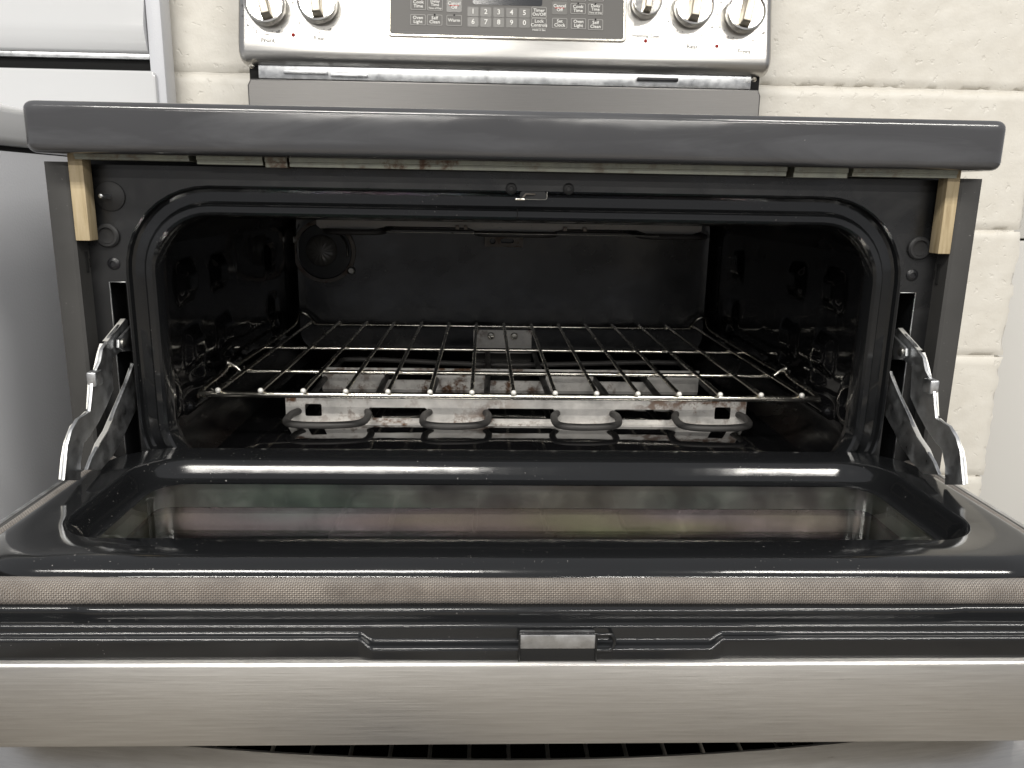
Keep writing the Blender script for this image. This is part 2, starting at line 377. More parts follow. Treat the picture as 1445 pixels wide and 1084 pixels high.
# block wall behind the ranges: painted concrete blocks
WY = 0.60
wall = thing('block_wall', (0.0, WY+0.1, 0), 'cream painted concrete block wall behind the ranges', 'wall')
zj = [-0.226-0.2107*2, -0.226-0.2107, -0.226, -0.0206, 0.1901, 0.4008, 0.6115]
WEND = 0.832
xj = [WEND-0.458*k for k in range(4, -1, -1)]
bm = box_bm(xj[0], WEND-0.012, WY+0.0042, WY+0.19, -ZO, zj[-1]); link('mortar_core', bm_mesh(bm), 'block', wall)
def block(x0, x1, z0, z1, seed, last=False):
    j = 0.0016; x0 += 0 if x0 == xj[0] else j; x1 -= 0 if last else j; z0 += j; z1 -= j
    nx, nz = 60, 30; bm = bmesh.new(); V = []
    for i in range(nx+1):
        row = []
        for k in range(nz+1):
            x = x0+(x1-x0)*i/nx; z = z0+(z1-z0)*k/nz
            e = min(x-x0, x1-x, z-z0, z1-z); ed = max(0.0, 1-e/0.005)
            y = WY+0.0038*ed*ed
            n1 = noise.noise(Vector((x*40+seed, z*40, seed))); n2 = noise.noise(Vector((x*130, z*130+seed, 3.1)))
            y += 0.0009*n1 + 0.0009*min(0, n2+0.15)*-2.5
            xx = x
            if last and i == nx: xx += 0.006*noise.noise(Vector((0.3, z*38, 7)))+0.004*noise.noise(Vector((0.9, z*110, 2)))
            row.append(bm.verts.new((xx, y, z)))
        V.append(row)
    for i in range(nx):
        for k in range(nz): bm.faces.new((V[i][k], V[i+1][k], V[i+1][k+1], V[i][k+1]))
    # return faces
    for i in range(nx):
        for k in (0, nz):
            a, b = V[i][k], V[i+1][k]; c = bm.verts.new((b.co.x, WY+0.03, b.co.z)); d = bm.verts.new((a.co.x, WY+0.03, a.co.z)); bm.faces.new((a, b, c, d))
    for k in range(nz):
        for i in (0, nx):
            a, b = V[i][k], V[i][k+1]; dp = 0.18 if (last and i == nx) else 0.03
            c = bm.verts.new((b.co.x, WY+dp, b.co.z)); d = bm.verts.new((a.co.x, WY+dp, a.co.z)); bm.faces.new((a, b, c, d))
    bmesh.ops.remove_doubles(bm, verts=bm.verts[:], dist=1e-6)
    link('block', bm_mesh(bm), 'block', wall, smooth=60)
for i in range(4):
    for k in range(len(zj)-1): block(xj[i], xj[i+1], zj[k], zj[k+1], i*7.3+k*3.1, i == 3)

# smooth white panel standing past the wall's end
wp = thing('white_cabinet', (1.2, 0.9, 0), 'smooth white cabinet side past the end of the block wall', 'cabinet')
box('upper_panel', 0.80, 1.7, 0.82, 1.3, -0.042, 0.75, 'white_panel', wp, 0.004)
box('lower_panel', 0.80, 1.7, 0.82, 1.3, -ZO, -0.046, 'white_panel', wp, 0.004)

# ================================================================== THE RANGE
rg = thing('double_oven_range', (0, 0.25, 0), 'stainless and black double oven range with its upper door folded down open', 'range')

# ---- cooktop
ct = bmesh.new(); box_bm(-0.378, 0.378, -0.045, 0.505, 0.0462, 0.084, 0.0, bm=ct)
vert = [e for e in ct.edges if abs(e.verts[0].co.z-e.verts[1].co.z) > 0.02]
bmesh.ops.bevel(ct, geom=vert, offset=0.012, segments=6, profile=0.5, affect='EDGES')
ho = [e for e in ct.edges if abs(e.verts[0].co.z-e.verts[1].co.z) < 1e-5 and len(e.link_faces) == 2 and any(abs(f.normal.z) > 0.9 for f in e.link_faces)]
bmesh.ops.bevel(ct, geom=ho, offset=0.0065, segments=5, profile=0.5, affect='EDGES')
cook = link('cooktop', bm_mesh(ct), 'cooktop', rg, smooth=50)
# underside rail pieces
for x0, x1, h in ((-0.350, -0.262, 0.004), (-0.256, -0.205, 0.006), (-0.203, -0.186, 0.0075), (-0.184, 0.212, 0.0068), (0.218, 0.262, 0.0075), (0.266, 0.352, 0.006)):
    extrude_x('underside_rail', [(-0.024, 0.0465), (-0.024, 0.0465-h*0.45), (-0.0225, 0.0465-h*0.5), (-0.0225, 0.0465-h), (-0.005, 0.0465-h), (-0.005, 0.0465)], x0, x1, 'rail', cook)

# ---- side panels
for s in (-1, 1):
    prof = [(0.3780, 0.58), (0.3780, -0.012), (0.3765, -0.0175), (0.372, -0.0195), (0.3600, -0.0195), (0.3575, -0.0180), (0.3570, 0.004), (0.3600, 0.004), (0.3610, -0.012), (0.3740, -0.012), (0.3750, 0.58)]
    zt, zb = 0.0405, -ZO
    lp = [[(s*x, y, z) for x, y in prof] for z in (zb, zt)]
    sp = loft('side_panel', lp, 'side', rg, True, True, 30)
    for z0, z1 in ((0.000, 0.022), (-0.022, -0.004), (-0.047, -0.030), (-0.043, -0.036)):
        yy = -0.006 if z1-z0 > 0.01 else 0.0
        box('vent_slot', s*0.3567-0.0006, s*0.3567+0.0006, yy-0.0014, yy+0.0014, z0, z1, 'hole', sp, 0)
box('rear_panel', -0.374, 0.374, 0.5815, 0.585, -ZO+0.03, 0.10, 'side', rg, 0.0005)

box('body_deck', -0.3735, 0.3735, 0.030, 0.575, 0.034, 0.0458, 'side', rg, 0.001)
# ---- front frame with the upper opening
OX, OT, OB, ORR = 0.302, -0.0020, -0.222, 0.046
def orr(d, y, n=10): return [(x, y, z) for x, z in rrect(-OX-d, OX+d, OB-d, OT+d, ORR+d, n)]
outer = [(-0.3572, -0.262), (0.3572, -0.262), (0.3572, 0.0394), (-0.3572, 0.0394)]
slots = [[(s*a, b) for a, b in rrect(0.3292, 0.3425, -0.215, -0.0555, 0.002, 3)] for s in (-1, 1)]
latch_hole = rrect(-0.0010, 0.0205, 0.0175, 0.0242, 0.002, 3)
plate('front_frame', [outer, rrect(-OX-0.0265, OX+0.0265, OB-0.0265, OT+0.0265, ORR+0.0265, 10)] + slots + [latch_hole], 0.0012, XZ(0.0006), 'frame', rg)
prof = [(0.0265, 0.0), (0.0250, 0.0012), (0.0238, 0.0055), (0.0215, 0.0068), (0.0140, 0.0068), (0.0122, 0.0050), (0.0112, 0.0008), (0.0098, -0.0006), (0.0052, -0.0006), (0.0030, 0.0010), (0.0008, 0.0060), (0.0, 0.012)]
rim = loft('opening_rim', [orr(d, y) for d, y in prof], 'enamel', rg, smooth=25)
box('rim_seam', -0.0034, -0.0028, -0.0014, 0.002, 0.0020, 0.0098, 'hole', rim, 0)
for s, z in ((-1, 0.0), (1, 0.0)):   # bright edges of the hinge slots
    tube('slot_edge', [(s*0.3428, -0.0005, -0.205), (s*0.3428, -0.0005, -0.0552), (s*0.3295, -0.0005, -0.0552)], 0.0005, 'zinc', rg, seg=6)
    box('slot_recess', min(s*0.327, s*0.345), max(s*0.327, s*0.345), 0.0325, 0.034, -0.225, -0.05, 'hole', rg, 0)
    box('slot_side', min(s*0.3445, s*0.346), max(s*0.3445, s*0.346), 0.0015, 0.0325, -0.225, -0.05, 'enamel', rg, 0)
box('latch_recess', -0.004, 0.024, 0.010, 0.012, 0.014, 0.028, 'hole', rg, 0)
# bumpers and screws on the frame
def screw(x, z, r=0.0042, y=-0.0008, mat='rubber', parent=rg):
    o = lathe('screw', [(r, 0), (r*0.97, 0.0008), (r*0.75, 0.0017), (r*0.45, 0.0021), (r*0.38, 0.0010), (0.0002, 0.0010)], (x, y+0.0008, z), (0, -1, 0), mat, parent, 20)
    return o
lathe('rubber_bumper', [(0.0120, 0), (0.0120, 0.0012), (0.0110, 0.0018), (0.0002, 0.0020)], (-0.3355, 0.0, 0.0145), (0, -1, 0), 'rubber', rg)
tube('bumper_pin', [(-0.3355, -0.0015, 0.0145), (-0.3375, -0.012, 0.0148)], 0.0022, 'zinc', rg)
for x in (-0.3405, 0.3405):
    lathe('ring_bumper', [(0.0098, 0), (0.0098, 0.0022), (0.0085, 0.0034), (0.0068, 0.0034), (0.0060, 0.0018), (0.0035, 0.0014), (0.0002, 0.0016)], (x, 0.0, -0.0172), (0, -1, 0), 'rubber', rg)
for x in (-0.3378, 0.3378): screw(x, -0.0400, 0.0052, mat='plastic_black')
for x, z in ((-0.0085, 0.0262), (0.0390, 0.0268)): screw(x, z, 0.0048)
# door latch hook
tube('door_latch', fillet([(0.0110, -0.0015, 0.0220), (0.0035, -0.0045, 0.0222), (0.0008, -0.0045, 0.0190)], 0.001), 0.0008, 'rusty', rg, seg=8)
box('latch_tip', -0.0055, 0.0028, -0.0065, -0.0020, 0.0170, 0.0186, 'chrome', rg, 0.0004)
tube('latch_surround', fillet([(0.0010, -0.0005, 0.0178), (0.0200, -0.0005, 0.0178), (0.0212, -0.0005, 0.0190), (0.0212, -0.0005, 0.0242)], 0.0015), 0.00035, 'screw', rg, seg=6)

# ---- oven cavity
CX, CT, CB, YB = 0.3235, 0.012, -0.2285, 0.557
def cav(dx, y, r, n=10, top=CT, bot=CB, hx=CX): return [(x, y, z) for x, z in rrect(-hx-dx, hx+dx, bot-dx, top+dx, r, n)]
lpz = [orr(0.0, 0.012), orr(0.0005, 0.018)]
lpz += [cav(-0.006, 0.024, 0.046), cav(0.0, 0.034, 0.042)]
for k in range(9): lpz.append(cav(0.0, 0.034+(YB-0.030-0.034)*(k+1)/9, 0.042))
lpz += [cav(-0.003, YB-0.012, 0.036), cav(-0.010, YB-0.002, 0.03), cav(-0.02, YB, 0.02)]
cavity = loft('oven_cavity', lpz, 'cavity', rg, False, True, 40)
box('cavity_floor_pan', -0.300, 0.300, 0.035, 0.530, CB+0.0003, CB+0.0016, 'floor_enamel', cavity, 0.0005)
# stamped relief of the side walls
def sstep(a, b, x):
    t = max(0.0, min(1.0, (x-a)/(b-a))); return t*t*(3-2*t)
def pad(y, z, y0, y1, z0, z1, e): return sstep(y0-e, y0+e, y)*(1-sstep(y1-e, y1+e, y))*sstep(z0-e, z0+e, z)*(1-sstep(z1-e, z1+e, z))
def relief(y, z):
    h = 0.0
    h += 0.0045*pad(y, z, 0.043, 0.053, -0.135, -0.055, 0.004)
    rr_ = math.hypot(y-0.052, z+0.170); h += 0.006*math.exp(-((rr_-0.019)/0.006)**2) - 0.003*math.exp(-(rr_/0.008)**2)
    h += 0.004*pad(y, z, 0.050, 0.058, -0.222, -0.196, 0.004)
    for yc, f in ((0.115, 1.0), (0.215, 0.9), (0.430, 0.8)):
        h += 0.0085*f*pad(y, z, yc-0.020, yc+0.022, -0.082, -0.052, 0.009)
        h += 0.0085*f*pad(y, z, yc-0.014, yc+0.030, -0.148, -0.118, 0.009)
        h += 0.0100*f*pad(y, z, yc-0.024, yc+0.060, -0.196, -0.181, 0.006)
        h += 0.0060*f*math.exp(-(((y-yc-0.02)/0.016)**2+((z+0.165)/0.012)**2))
        h -= 0.0040*f*math.exp(-(((y-yc)/0.010)**2+((z+0.100)/0.012)**2))
    h += 0.0012*noise.noise(Vector((y*30, z*30, 4)))
    return max(h, -0.003)
for s in (-1, 1):
    bm = bmesh.new(); ny, nz = 130, 66; V = []
    for i in range(ny+1):
        y = 0.036+(0.520-0.036)*i/ny; row = []
        for k in range(nz+1):
            z = -0.198+(-0.028+0.198)*k/nz
            ed = min((y-0.036)/0.01, (0.52-y)/0.01, (z+0.198)/0.008, (-0.028-z)/0.008, 1.0); ed = max(0, ed)
            row.append(bm.verts.new((s*(CX-0.0004-max(0.0003, relief(y, z))*ed), y, z)))
        V.append(row)
    for i in range(ny):
        for k in range(nz): bm.faces.new((V[i][k], V[i+1][k], V[i+1][k+1], V[i][k+1]))
    link('rack_support_wall', bm_mesh(bm), 'cavity_gloss', cavity, smooth=80)
    lathe('liner_screw', [(0.0045, 0), (0.0040, 0.0015), (0.0015, 0.0022), (0.0002, 0.0022)], (s*0.3215, 0.052, -0.170), (-s, 0, 0), 'rusty', cavity, 16)
# corner seams at the back
for s in (-1, 1):
    tube('back_corner_seam', [(s*0.3165, YB-0.004, -0.215), (s*0.3165, YB-0.004, -0.045), (s*0.3085, YB-0.004, -0.028)], 0.0010, 'enamel', cavity, seg=6)
# oven lamp
LX, LZ, LY = -0.2725, -0.0665, YB
ring_out = circ(LX, LZ, 0.0475, 40); ring_in = circ(LX, LZ, 0.0415, 40)
lamp = plate('oven_lamp', [ring_out, ring_in], 0.003, XZ(LY-0.004), 'rusty', rg, 0.0008)
lathe('lamp_well', [(0.0415, 0.0), (0.0405, 0.001), (0.030, 0.0012), (0.0002, 0.0012)], (LX, LY-0.0005, LZ), (0, -1, 0), 'plastic_black', lamp)
lens = []
for k in range(9):
    a = math.pi/2*k/8; lens.append((0.0235*math.cos(a)+0.0001, 0.002+0.010*math.sin(a)))
ln = lathe('lamp_lens', [(0.0235, 0)]+lens, (LX-0.004, LY-0.001, LZ+0.001), (0, -1, 0), 'lens', lamp, 40)
for v in ln.data.vertices:
    a = math.atan2(v.co.z, v.co.x); rr_ = math.hypot(v.co.x, v.co.z)
    if 0.006 < rr_ < 0.0225: v.co.y -= 0.0012*math.sin(a*14)
for a in (-35, 160):
    a = math.radians(a); lathe('lamp_screw', [(0.006, 0), (0.006, 0.003), (0.004, 0.0045), (0.0002, 0.0045)], (LX+0.049*math.cos(a), LY-0.003, LZ+0.049*math.sin(a)), (0, -1, 0), 'screw', lamp, 18)
tube('lamp_clip', [(LX+0.036*math.cos(a), LY-0.008, LZ+0.036*math.sin(a)) for a in [math.radians(d) for d in range(-10, 52, 6)]], 0.0016, 'screw', lamp, seg=6)

# ---- broil element and reflector plates under the ceiling
BY = 0.300
def z_at(y_px, Y, x_px=720): return at_y(x_px, y_px, Y).z
xs = [at_y(x, 322, BY).x for x in (447, 452, 530, 545, 660, 672, 780, 796, 898, 912, 978, 990)]
zt = 0.011; ya, yb = z_at(322, BY), z_at(326.5, BY)
out = [(xs[0], zt), (xs[0], ya), (xs[1], yb), (xs[2], yb), (xs[3], ya), (xs[4], ya), (xs[5], yb), (xs[6], yb), (xs[7], ya), (xs[8], ya), (xs[9], yb), (xs[10], yb), (xs[11], ya), (xs[11], zt)]
be = plate('broil_reflector', [out], 0.0015, XZ(BY), 'ceramic', rg)
zb = z_at(331, 0.29)
def px(x, Y=0.29): return at_y(x, 330, Y).x
path = []
bx = [px(x) for x in (455, 540, 655, 672, 785, 905, 1000)]
for (a, b, z) in ((bx[0], bx[1], zb), (bx[3], bx[4], zb), (bx[5], bx[6], zb)):
    tube('broil_element', fillet([(a+0.004, 0.50, z+0.004), (a, 0.287, z), (b, 0.287, z), (b-0.004, 0.50, z+0.004)], 0.022, 8), 0.0033, 'element', rg, seg=10)
tube('broil_element', fillet([(bx[0]+0.03, 0.47, zb-0.0015), (bx[6]-0.03, 0.47, zb-0.0015)], 0.01), 0.0033, 'element', rg)
tube('element_hanger', [(bx[1]+0.005, BY-0.016, zb+0.001), (bx[5]+0.02, BY-0.016, zb+0.001)], 0.0007, 'screw', rg, seg=6)
for xp in (645, 657, 798, 826):
    X = px(xp); box('element_clip', X-0.0022, X+0.0022, BY-0.006, BY-0.0008, z_at(325, BY), z_at(319, BY), 'rusty', rg, 0.0004)
p0 = at_y(684, 336, 0.545); p1 = at_y(738, 349, 0.545)
hl = [circ(p0.x+0.012, (p0.z+p1.z)/2+0.002, 0.0045, 14), rrect(p0.x+0.024, p0.x+0.044, (p0.z+p1.z)/2-0.001, (p0.z+p1.z)/2+0.006, 0.003, 4)]
plate('broil_terminal_plate', [[(p0.x, p1.z), (p1.x, p1.z), (p1.x, p0.z+0.004), (p0.x, p0.z+0.004)]]+hl, 0.0012, XZ(0.545), 'rusty', rg)

# ---- bake element with its brackets
BZ = -0.2135
def bk(xp, yp): return at_z(xp, yp, BZ)
YF = 0.175
fz0, fz1 = CB+0.0016, at_y(720, 562, YF).z
xl, xr = at_y(404, 590, YF).x, at_y(1051, 595, YF).x
xt = [-0.237, -0.154, -0.094, -0.024, 0.047, 0.117, 0.180, 0.258]
def vcut(x0, x1): return [(x0-0.010, -0.2085), (x1+0.010, -0.2085), (x1+0.014, -0.212), (x1+0.014, -0.217), (x1+0.008, -0.2205), (x0-0.008, -0.2205), (x0-0.014, -0.217), (x0-0.014, -0.212)]
front_out = [(xl, fz0), (xr, fz0), (xr, fz1), (xl, fz1)]
cuts = [vcut(xt[1]+0.01, xt[2]-0.01), vcut(xt[3]+0.01, xt[4]-0.01), vcut(xt[5]+0.01, xt[6]-0.01),
        rrect(xt[0]+0.012, xt[0]+0.030, -0.219, -0.205, 0.002, 3), rrect(xt[7]-0.030, xt[7]-0.012, -0.219, -0.205, 0.002, 3)]
bb = plate('bake_element_bracket', [front_out]+cuts, 0.0012, XZ(YF), 'galv', rg)
extrude_x('bracket_flange', [(YF-0.006, fz0), (YF-0.006, fz0+0.0012), (YF-0.0008, fz0+0.002), (YF-0.0008, fz0)], xl, xr, 'galv', bb)
Y2 = 0.335
z2a, z2b = fz0, at_y(720, 521, Y2).z
x2l, x2r = at_y(455, 540, Y2).x, at_y(985, 545, Y2).x
cut2 = [rrect(xt[1]-0.004, xt[2]+0.004, -0.2140, -0.2045, 0.003, 3), rrect(xt[3]-0.004, xt[4]+0.004, -0.2140, -0.2045, 0.003, 3), rrect(xt[5]-0.004, xt[6]+0.004, -0.2140, -0.2045, 0.003, 3)]
plate('bake_element_bracket', [[(x2l, z2a), (x2r, z2a), (x2r, z2b), (x2l, z2b)]]+cut2, 0.0012, XZ(Y2), 'galv', rg)
r0, r1 = at_y(668, 467, 0.540), at_y(750, 512, 0.540)
rp = plate('terminal_plate', [[(r0.x, r1.z), (r1.x, r1.z), (r1.x, r0.z), (r0.x, r0.z)]], 0.0012, XZ(0.5535), 'galv', rg)
for xx in (0.30, 0.70):
    lathe('terminal_screw', [(0.006, 0), (0.006, 0.001), (0.0045, 0.0028), (0.0002, 0.0032)], (r0.x+(r1.x-r0.x)*xx, 0.553, r0.z-0.010), (0, -1, 0), 'chrome', rp, 18)
YL = 0.130; YE = 0.395
def loop(a, b): return [(a+0.006, 0.185, BZ), (a, 0.16, BZ), (a+0.004, YL, BZ-0.001), (a+(b-a)*0.5, YL-0.005, BZ-0.0015), (b-0.006, YL+0.003, BZ-0.001), (b, 0.16, BZ), (b-0.004, 0.185, BZ)]
pts = [(xt[3], 0.535, BZ), (xt[3], 0.4, BZ), (xt[3]-0.002, 0.26, BZ)] + loop(xt[2], xt[3])[::-1] + [(xt[2]+0.002, 0.26, BZ), (xt[2], 0.37, BZ), ((xt[1]+xt[2])/2, YE, BZ), (xt[1], 0.37, BZ), (xt[1]-0.002, 0.26, BZ)]
pts += loop(xt[0], xt[1])[::-1] + [(xt[0]+0.004, 0.26, BZ), (xt[0]+0.004, 0.42, BZ), (xt[0]+0.03, 0.462, BZ), (0, 0.468, BZ-0.0075), (xt[7]-0.03, 0.462, BZ), (xt[7]-0.004, 0.42, BZ), (xt[7]-0.004, 0.26, BZ)]
pts += loop(xt[6], xt[7])[::-1] + [(xt[6]+0.002, 0.26, BZ), (xt[6], 0.37, BZ), ((xt[5]+xt[6])/2, YE, BZ), (xt[5], 0.37, BZ), (xt[5]+0.002, 0.26, BZ)]
pts += loop(xt[4], xt[5])[::-1] + [(xt[4]+0.002, 0.26, BZ), (xt[4], 0.4, BZ), (xt[4], 0.535, BZ)]
tube('bake_element', smooth_path(pts, k=5), 0.0039, 'element', rg, seg=10)

# ---- control panel (backguard)
PT = math.radians(12); PN = Vector((0, -math.cos(PT), math.sin(PT))); PU = Vector((0, math.sin(PT), math.cos(PT))); P0 = Vector((0, 0.520, 0.210))
def pan(x, y, off=0.0): return at_plane(x, y, P0+PN*off, PN)
def panm(x, y, off=0.0): return frame_m(pan(x, y, off), (1, 0, 0), PU)
def pface(z): return 0.520+(z-0.21)*math.tan(PT)
ztop = 0.36
prof = [(pface(ztop), ztop), (pface(0.222), 0.222), (pface(0.212)+0.0006, 0.212), (0.5215, 0.205), (0.526, 0.1985), (0.533, 0.1945), (0.545, 0.193), (0.585, 0.193), (0.585, ztop)]
nx = 40; lps = []
hw = 0.3765
for i, (x, ins) in enumerate([(-hw, 0.010), (-hw+0.0015, 0.005), (-hw+0.005, 0.0015), (-hw+0.011, 0.0), (0, 0.0), (hw-0.011, 0.0), (hw-0.005, 0.0015), (hw-0.0015, 0.005), (hw, 0.010)]):
    c = Vector((0.56, 0.30)); lp = []
    for y, z in prof:
        yy = y+ins*(1 if y < 0.56 else 0); zz = z+ins*(0.9 if z < 0.25 else 0); lp.append((x, yy, zz))
    lps.append(lp)
cp = loft('control_panel', lps, 'panel_steel', rg, True, True, 40)
for x, y in ((355, 97), (1064, 116)):
    p = at_y(x, y, 0.5255); lathe('panel_screw', [(0.0036, 0), (0.0034, 0.0016), (0.0018, 0.0026), (0.0002, 0.0026)], (p.x, 0.527, p.z+0.004), (0, -1, -0.7), 'chrome', cp, 16)
box('vent_baffle', -0.352, 0.352, 0.534, 0.540, 0.176, 0.194, 'zinc', rg, 0.001)
box('vent_gap', -0.366, 0.366, 0.5405, 0.560, 0.165, 0.196, 'hole', rg, 0)
box('vent_tab', -0.316, -0.255, 0.528, 0.536, 0.1825, 0.1875, 'zinc', rg, 0.001)
box('vent_tab', -0.250, -0.198, 0.528, 0.536, 0.1800, 0.1845, 'zinc', rg, 0.001)
box('vent_tab', 0.186, 0.245, 0.528, 0.536, 0.1835, 0.1885, 'plastic_black', rg, 0.001)
plate('rear_riser', [[(-0.3665, 0.070), (0.3655, 0.070), (0.3655, 0.166), (0.362, 0.1745), (-0.362, 0.1745), (-0.3665, 0.166)]], 0.012, XZ(0.533), 'riser', rg, 0.002)
# grey glass with keys
def plc(p): d = p-P0; return (d.x, d.dot(PU))
gl, gr = plc(pan(551, 48)), plc(pan(879, 57))
PM = frame_m(P0, (1, 0, 0), PU)
def pplate(name, lp, off, th, mat, parent, bev=0.0):
    m = PM.copy(); m.translation = P0+PN*(off); return plate(name, lp if isinstance(lp[0], list) else [lp], th, m, mat, parent, bev)
top_u = (ztop-0.21)/math.cos(PT)-0.02
pplate('glass_bezel', [rrect(gl[0]-0.004, gr[0]+0.004, gl[1]-0.004, top_u+0.003, 0.006, 5), rrect(gl[0], gr[0], gl[1], top_u, 0.004, 5)], 0.0010, 0.0040, 'chrome', rg, 0.0012)
cg = pplate('control_glass', rrect(gl[0]-0.001, gr[0]+0.001, gl[1]-0.001, top_u, 0.004, 5), 0.0006, 0.0022, 'panel_glass', rg)
OFFK = 0.0019
dl, dr = plc(pan(667, 7)), plc(pan(765, 9))
pplate('display', rrect(dl[0], dr[0], dl[1], dl[1]+0.040, 0.003, 4), OFFK, 0.0005, 'display', rg)
def key(x, y, w, h, lines, outline=True, led=False, size=0.0064):
    c = plc(pan(x, y)); w *= 1.2/FPX; h *= 1.2/FPX
    k = pplate('key', rrect(c[0]-w/2, c[0]+w/2, c[1]-h/2, c[1]+h/2, 0.0016, 3), OFFK, 0.0005, 'panel_glass' if outline else 'key', rg)
    if outline: pplate('key_outline', [rrect(c[0]-w/2, c[0]+w/2, c[1]-h/2, c[1]+h/2, 0.0016, 3), rrect(c[0]-w/2+0.0006, c[0]+w/2-0.0006, c[1]-h/2+0.0006, c[1]+h/2-0.0006, 0.0012, 3)], OFFK+0.0004, 0.0003, 'print_line', k)
    if led: pplate('indicator_dot', circ(c[0], c[1]+h/2, 0.0012, 10), OFFK+0.0007, 0.0004, 'hole', k)
    n = len(lines)
    for i, (s, sz, mt) in enumerate([(l if isinstance(l, tuple) else (l, size, 'print_white')) for l in lines]):
        v = c[1]+(0.5*(n-1)-i)*(size*0.86)
        m = PM.copy(); m.translation = P0+Vector((c[0], 0, 0))+PU*v+PN*(OFFK+0.0006)
        text('lettering', s, sz, m, mt, k)
    return k, c, w, h
def cancel(x, y):
    k, c, w, h = key(x, y, 20, 17, ['Cancel', 'Off'], False)
    pplate('red_rule', [(c[0]-0.0065, c[1]-0.0005), (c[0]+0.0065, c[1]-0.0005), (c[0]+0.0065, c[1]+0.0005), (c[0]-0.0065, c[1]+0.0005)], OFFK+0.0005, 0.0004, 'print_red', k)
dly = ['Delay', 'Time', ('Time of Day', 0.0036, 'print_white')]
key(590.5, 7, 20, 15, ['Cook', 'Time'], led=True); key(614, 8, 20, 15, dly, led=True, size=0.0056); cancel(641, 9)
key(590, 29, 20, 14, ['Oven', 'Light']); key(613.5, 29.5, 20, 14, ['Self', 'Clean'], led=True); key(641, 30, 20, 14, ['Warm'], led=True)
for i in range(5):
    key(667.5+18.1*i, 17.5+0.5*i, 14.5, 12.5, [str(i+1)], False, size=0.0098)
    key(667.5+18.1*i, 32+0.4*i, 14.5, 12.5, [str((i+6) % 10)], False, size=0.0098)
key(760.5, 18.8, 20, 14.5, ['Timer', 'On/Off']); key(760.5, 34, 20, 13.5, ['Lock', 'Controls'])
c = plc(pan(760.5, 43.5)); m = PM.copy(); m.translation = P0+Vector((c[0], 0, 0))+PU*c[1]+PN*(OFFK+0.0004); text('lettering', 'Hold 3 Sec', 0.0042, m, 'print_white', cg)
cancel(789.5, 12.5); key(789.5, 34, 20, 13.5, ['Set', 'Clock'])
key(815.5, 13.5, 20, 14, ['Cook', 'Time'], led=True); key(840, 14.5, 20, 14.5, dly, led=True, size=0.0056)
key(816, 34.5, 20, 14, ['Oven', 'Light']); key(840, 36, 20, 14, ['Self', 'Clean'], led=True)
key(789.5, -7, 20, 16, ['']); key(816, -6, 20, 17, ['']); key(841, -6, 20, 17, ['', 'End'])
# knobs
def knob(xp, yp, r, tilt, name='burner_knob'):
    c = pan(xp, yp); a = PN
    k = lathe(name, [(r*0.93, 0.0), (r*0.93, 0.004), (r, 0.005), (r, 0.0155), (r*0.985, 0.0165), (r*0.90, 0.0172), (r*0.87, 0.0150), (0.0004, 0.0150)], c, a, 'knob', rg, 48, smooth=30)
    # grip bar across the face
    m = frame_m(c, Vector((math.cos(tilt), 0, 0))+PU*math.sin(tilt), PU*math.cos(tilt)-Vector((math.sin(tilt), 0, 0)))
    bm = bmesh.new(); hw_ = r*0.27; L = r*0.86; hs = [(0.0152, 1.0, 1.0), (0.030, 0.86, 0.93), (0.0325, 0.72, 0.88)]
    R_ = [[bm.verts.new(m @ Vector((sx*hw_*fx, sy*L*fy, h))) for sx, sy in ((-1, -1), (1, -1), (1, 1), (-1, 1))] for h, fx, fy in hs]
    for A, B in zip(R_[:-1], R_[1:]):
        for q in range(4): bm.faces.new((A[q], A[(q+1) % 4], B[(q+1) % 4], B[q]))
    bm.faces.new(R_[0]); bm.faces.new(R_[-1])
    bmesh.ops.bevel(bm, geom=bm.edges[:], offset=0.0009, segments=2, profile=0.5, affect='EDGES')
    link('grip', bm_mesh(bm), 'knob_dark', k)
    return c
kn = [(377, 11, 0.0272, 0.25), (450, 8, 0.0272, 0.12), (911, 8, 0.0205, -0.12), (977, 14, 0.0272, -0.15), (1049, 22, 0.0272, -0.22)]
for x, y, r, t in kn: knob(x, y, r, t, 'small_knob' if r < 0.025 else 'burner_knob')
def ptext(s, x, y, size, mat='print_grey'): text('printed_mark', s, size, panm(x, y, 0.0003), mat, cp)
ptext('Front', 378, 57, 0.0085); ptext('Rear', 451, 54, 0.0085); ptext('Rear', 977, 66, 0.0085); ptext('Front', 1050, 73, 0.0085); ptext('Warming Zone', 911, 51, 0.0062)
for x0, y0 in ((377, 11), (450, 8), (977, 14), (1049, 22)):
    for i, s in enumerate(('Hi', '8', '6', '4', '2', 'Lo', 'off')):
        a = math.radians(150+i*24 if x0 < 700 else 150+i*28); rr_ = 37
        x, y = x0+rr_*math.cos(a), y0-rr_*math.sin(a)
        if y > -3: ptext(s, x, y, 0.0050)
        a2 = a+math.radians(12); x, y = x0+34*math.cos(a2), y0-34*math.sin(a2)
        if y > -3: link('dial_tick', plate_me([circ(0, 0, 0.0007, 8)], 0.0003, panm(x, y, 0.0003)), 'print_grey', cp, smooth=0)
for x, y in ((414, 49.5), (911, 58), (1011.5, 65.5)):
    lathe('indicator_lamp', [(0.0026, 0), (0.0024, 0.0010), (0.0014, 0.0018), (0.0002, 0.0020)], pan(x, y, -0.0002), PN, 'red_lens', rg, 14)

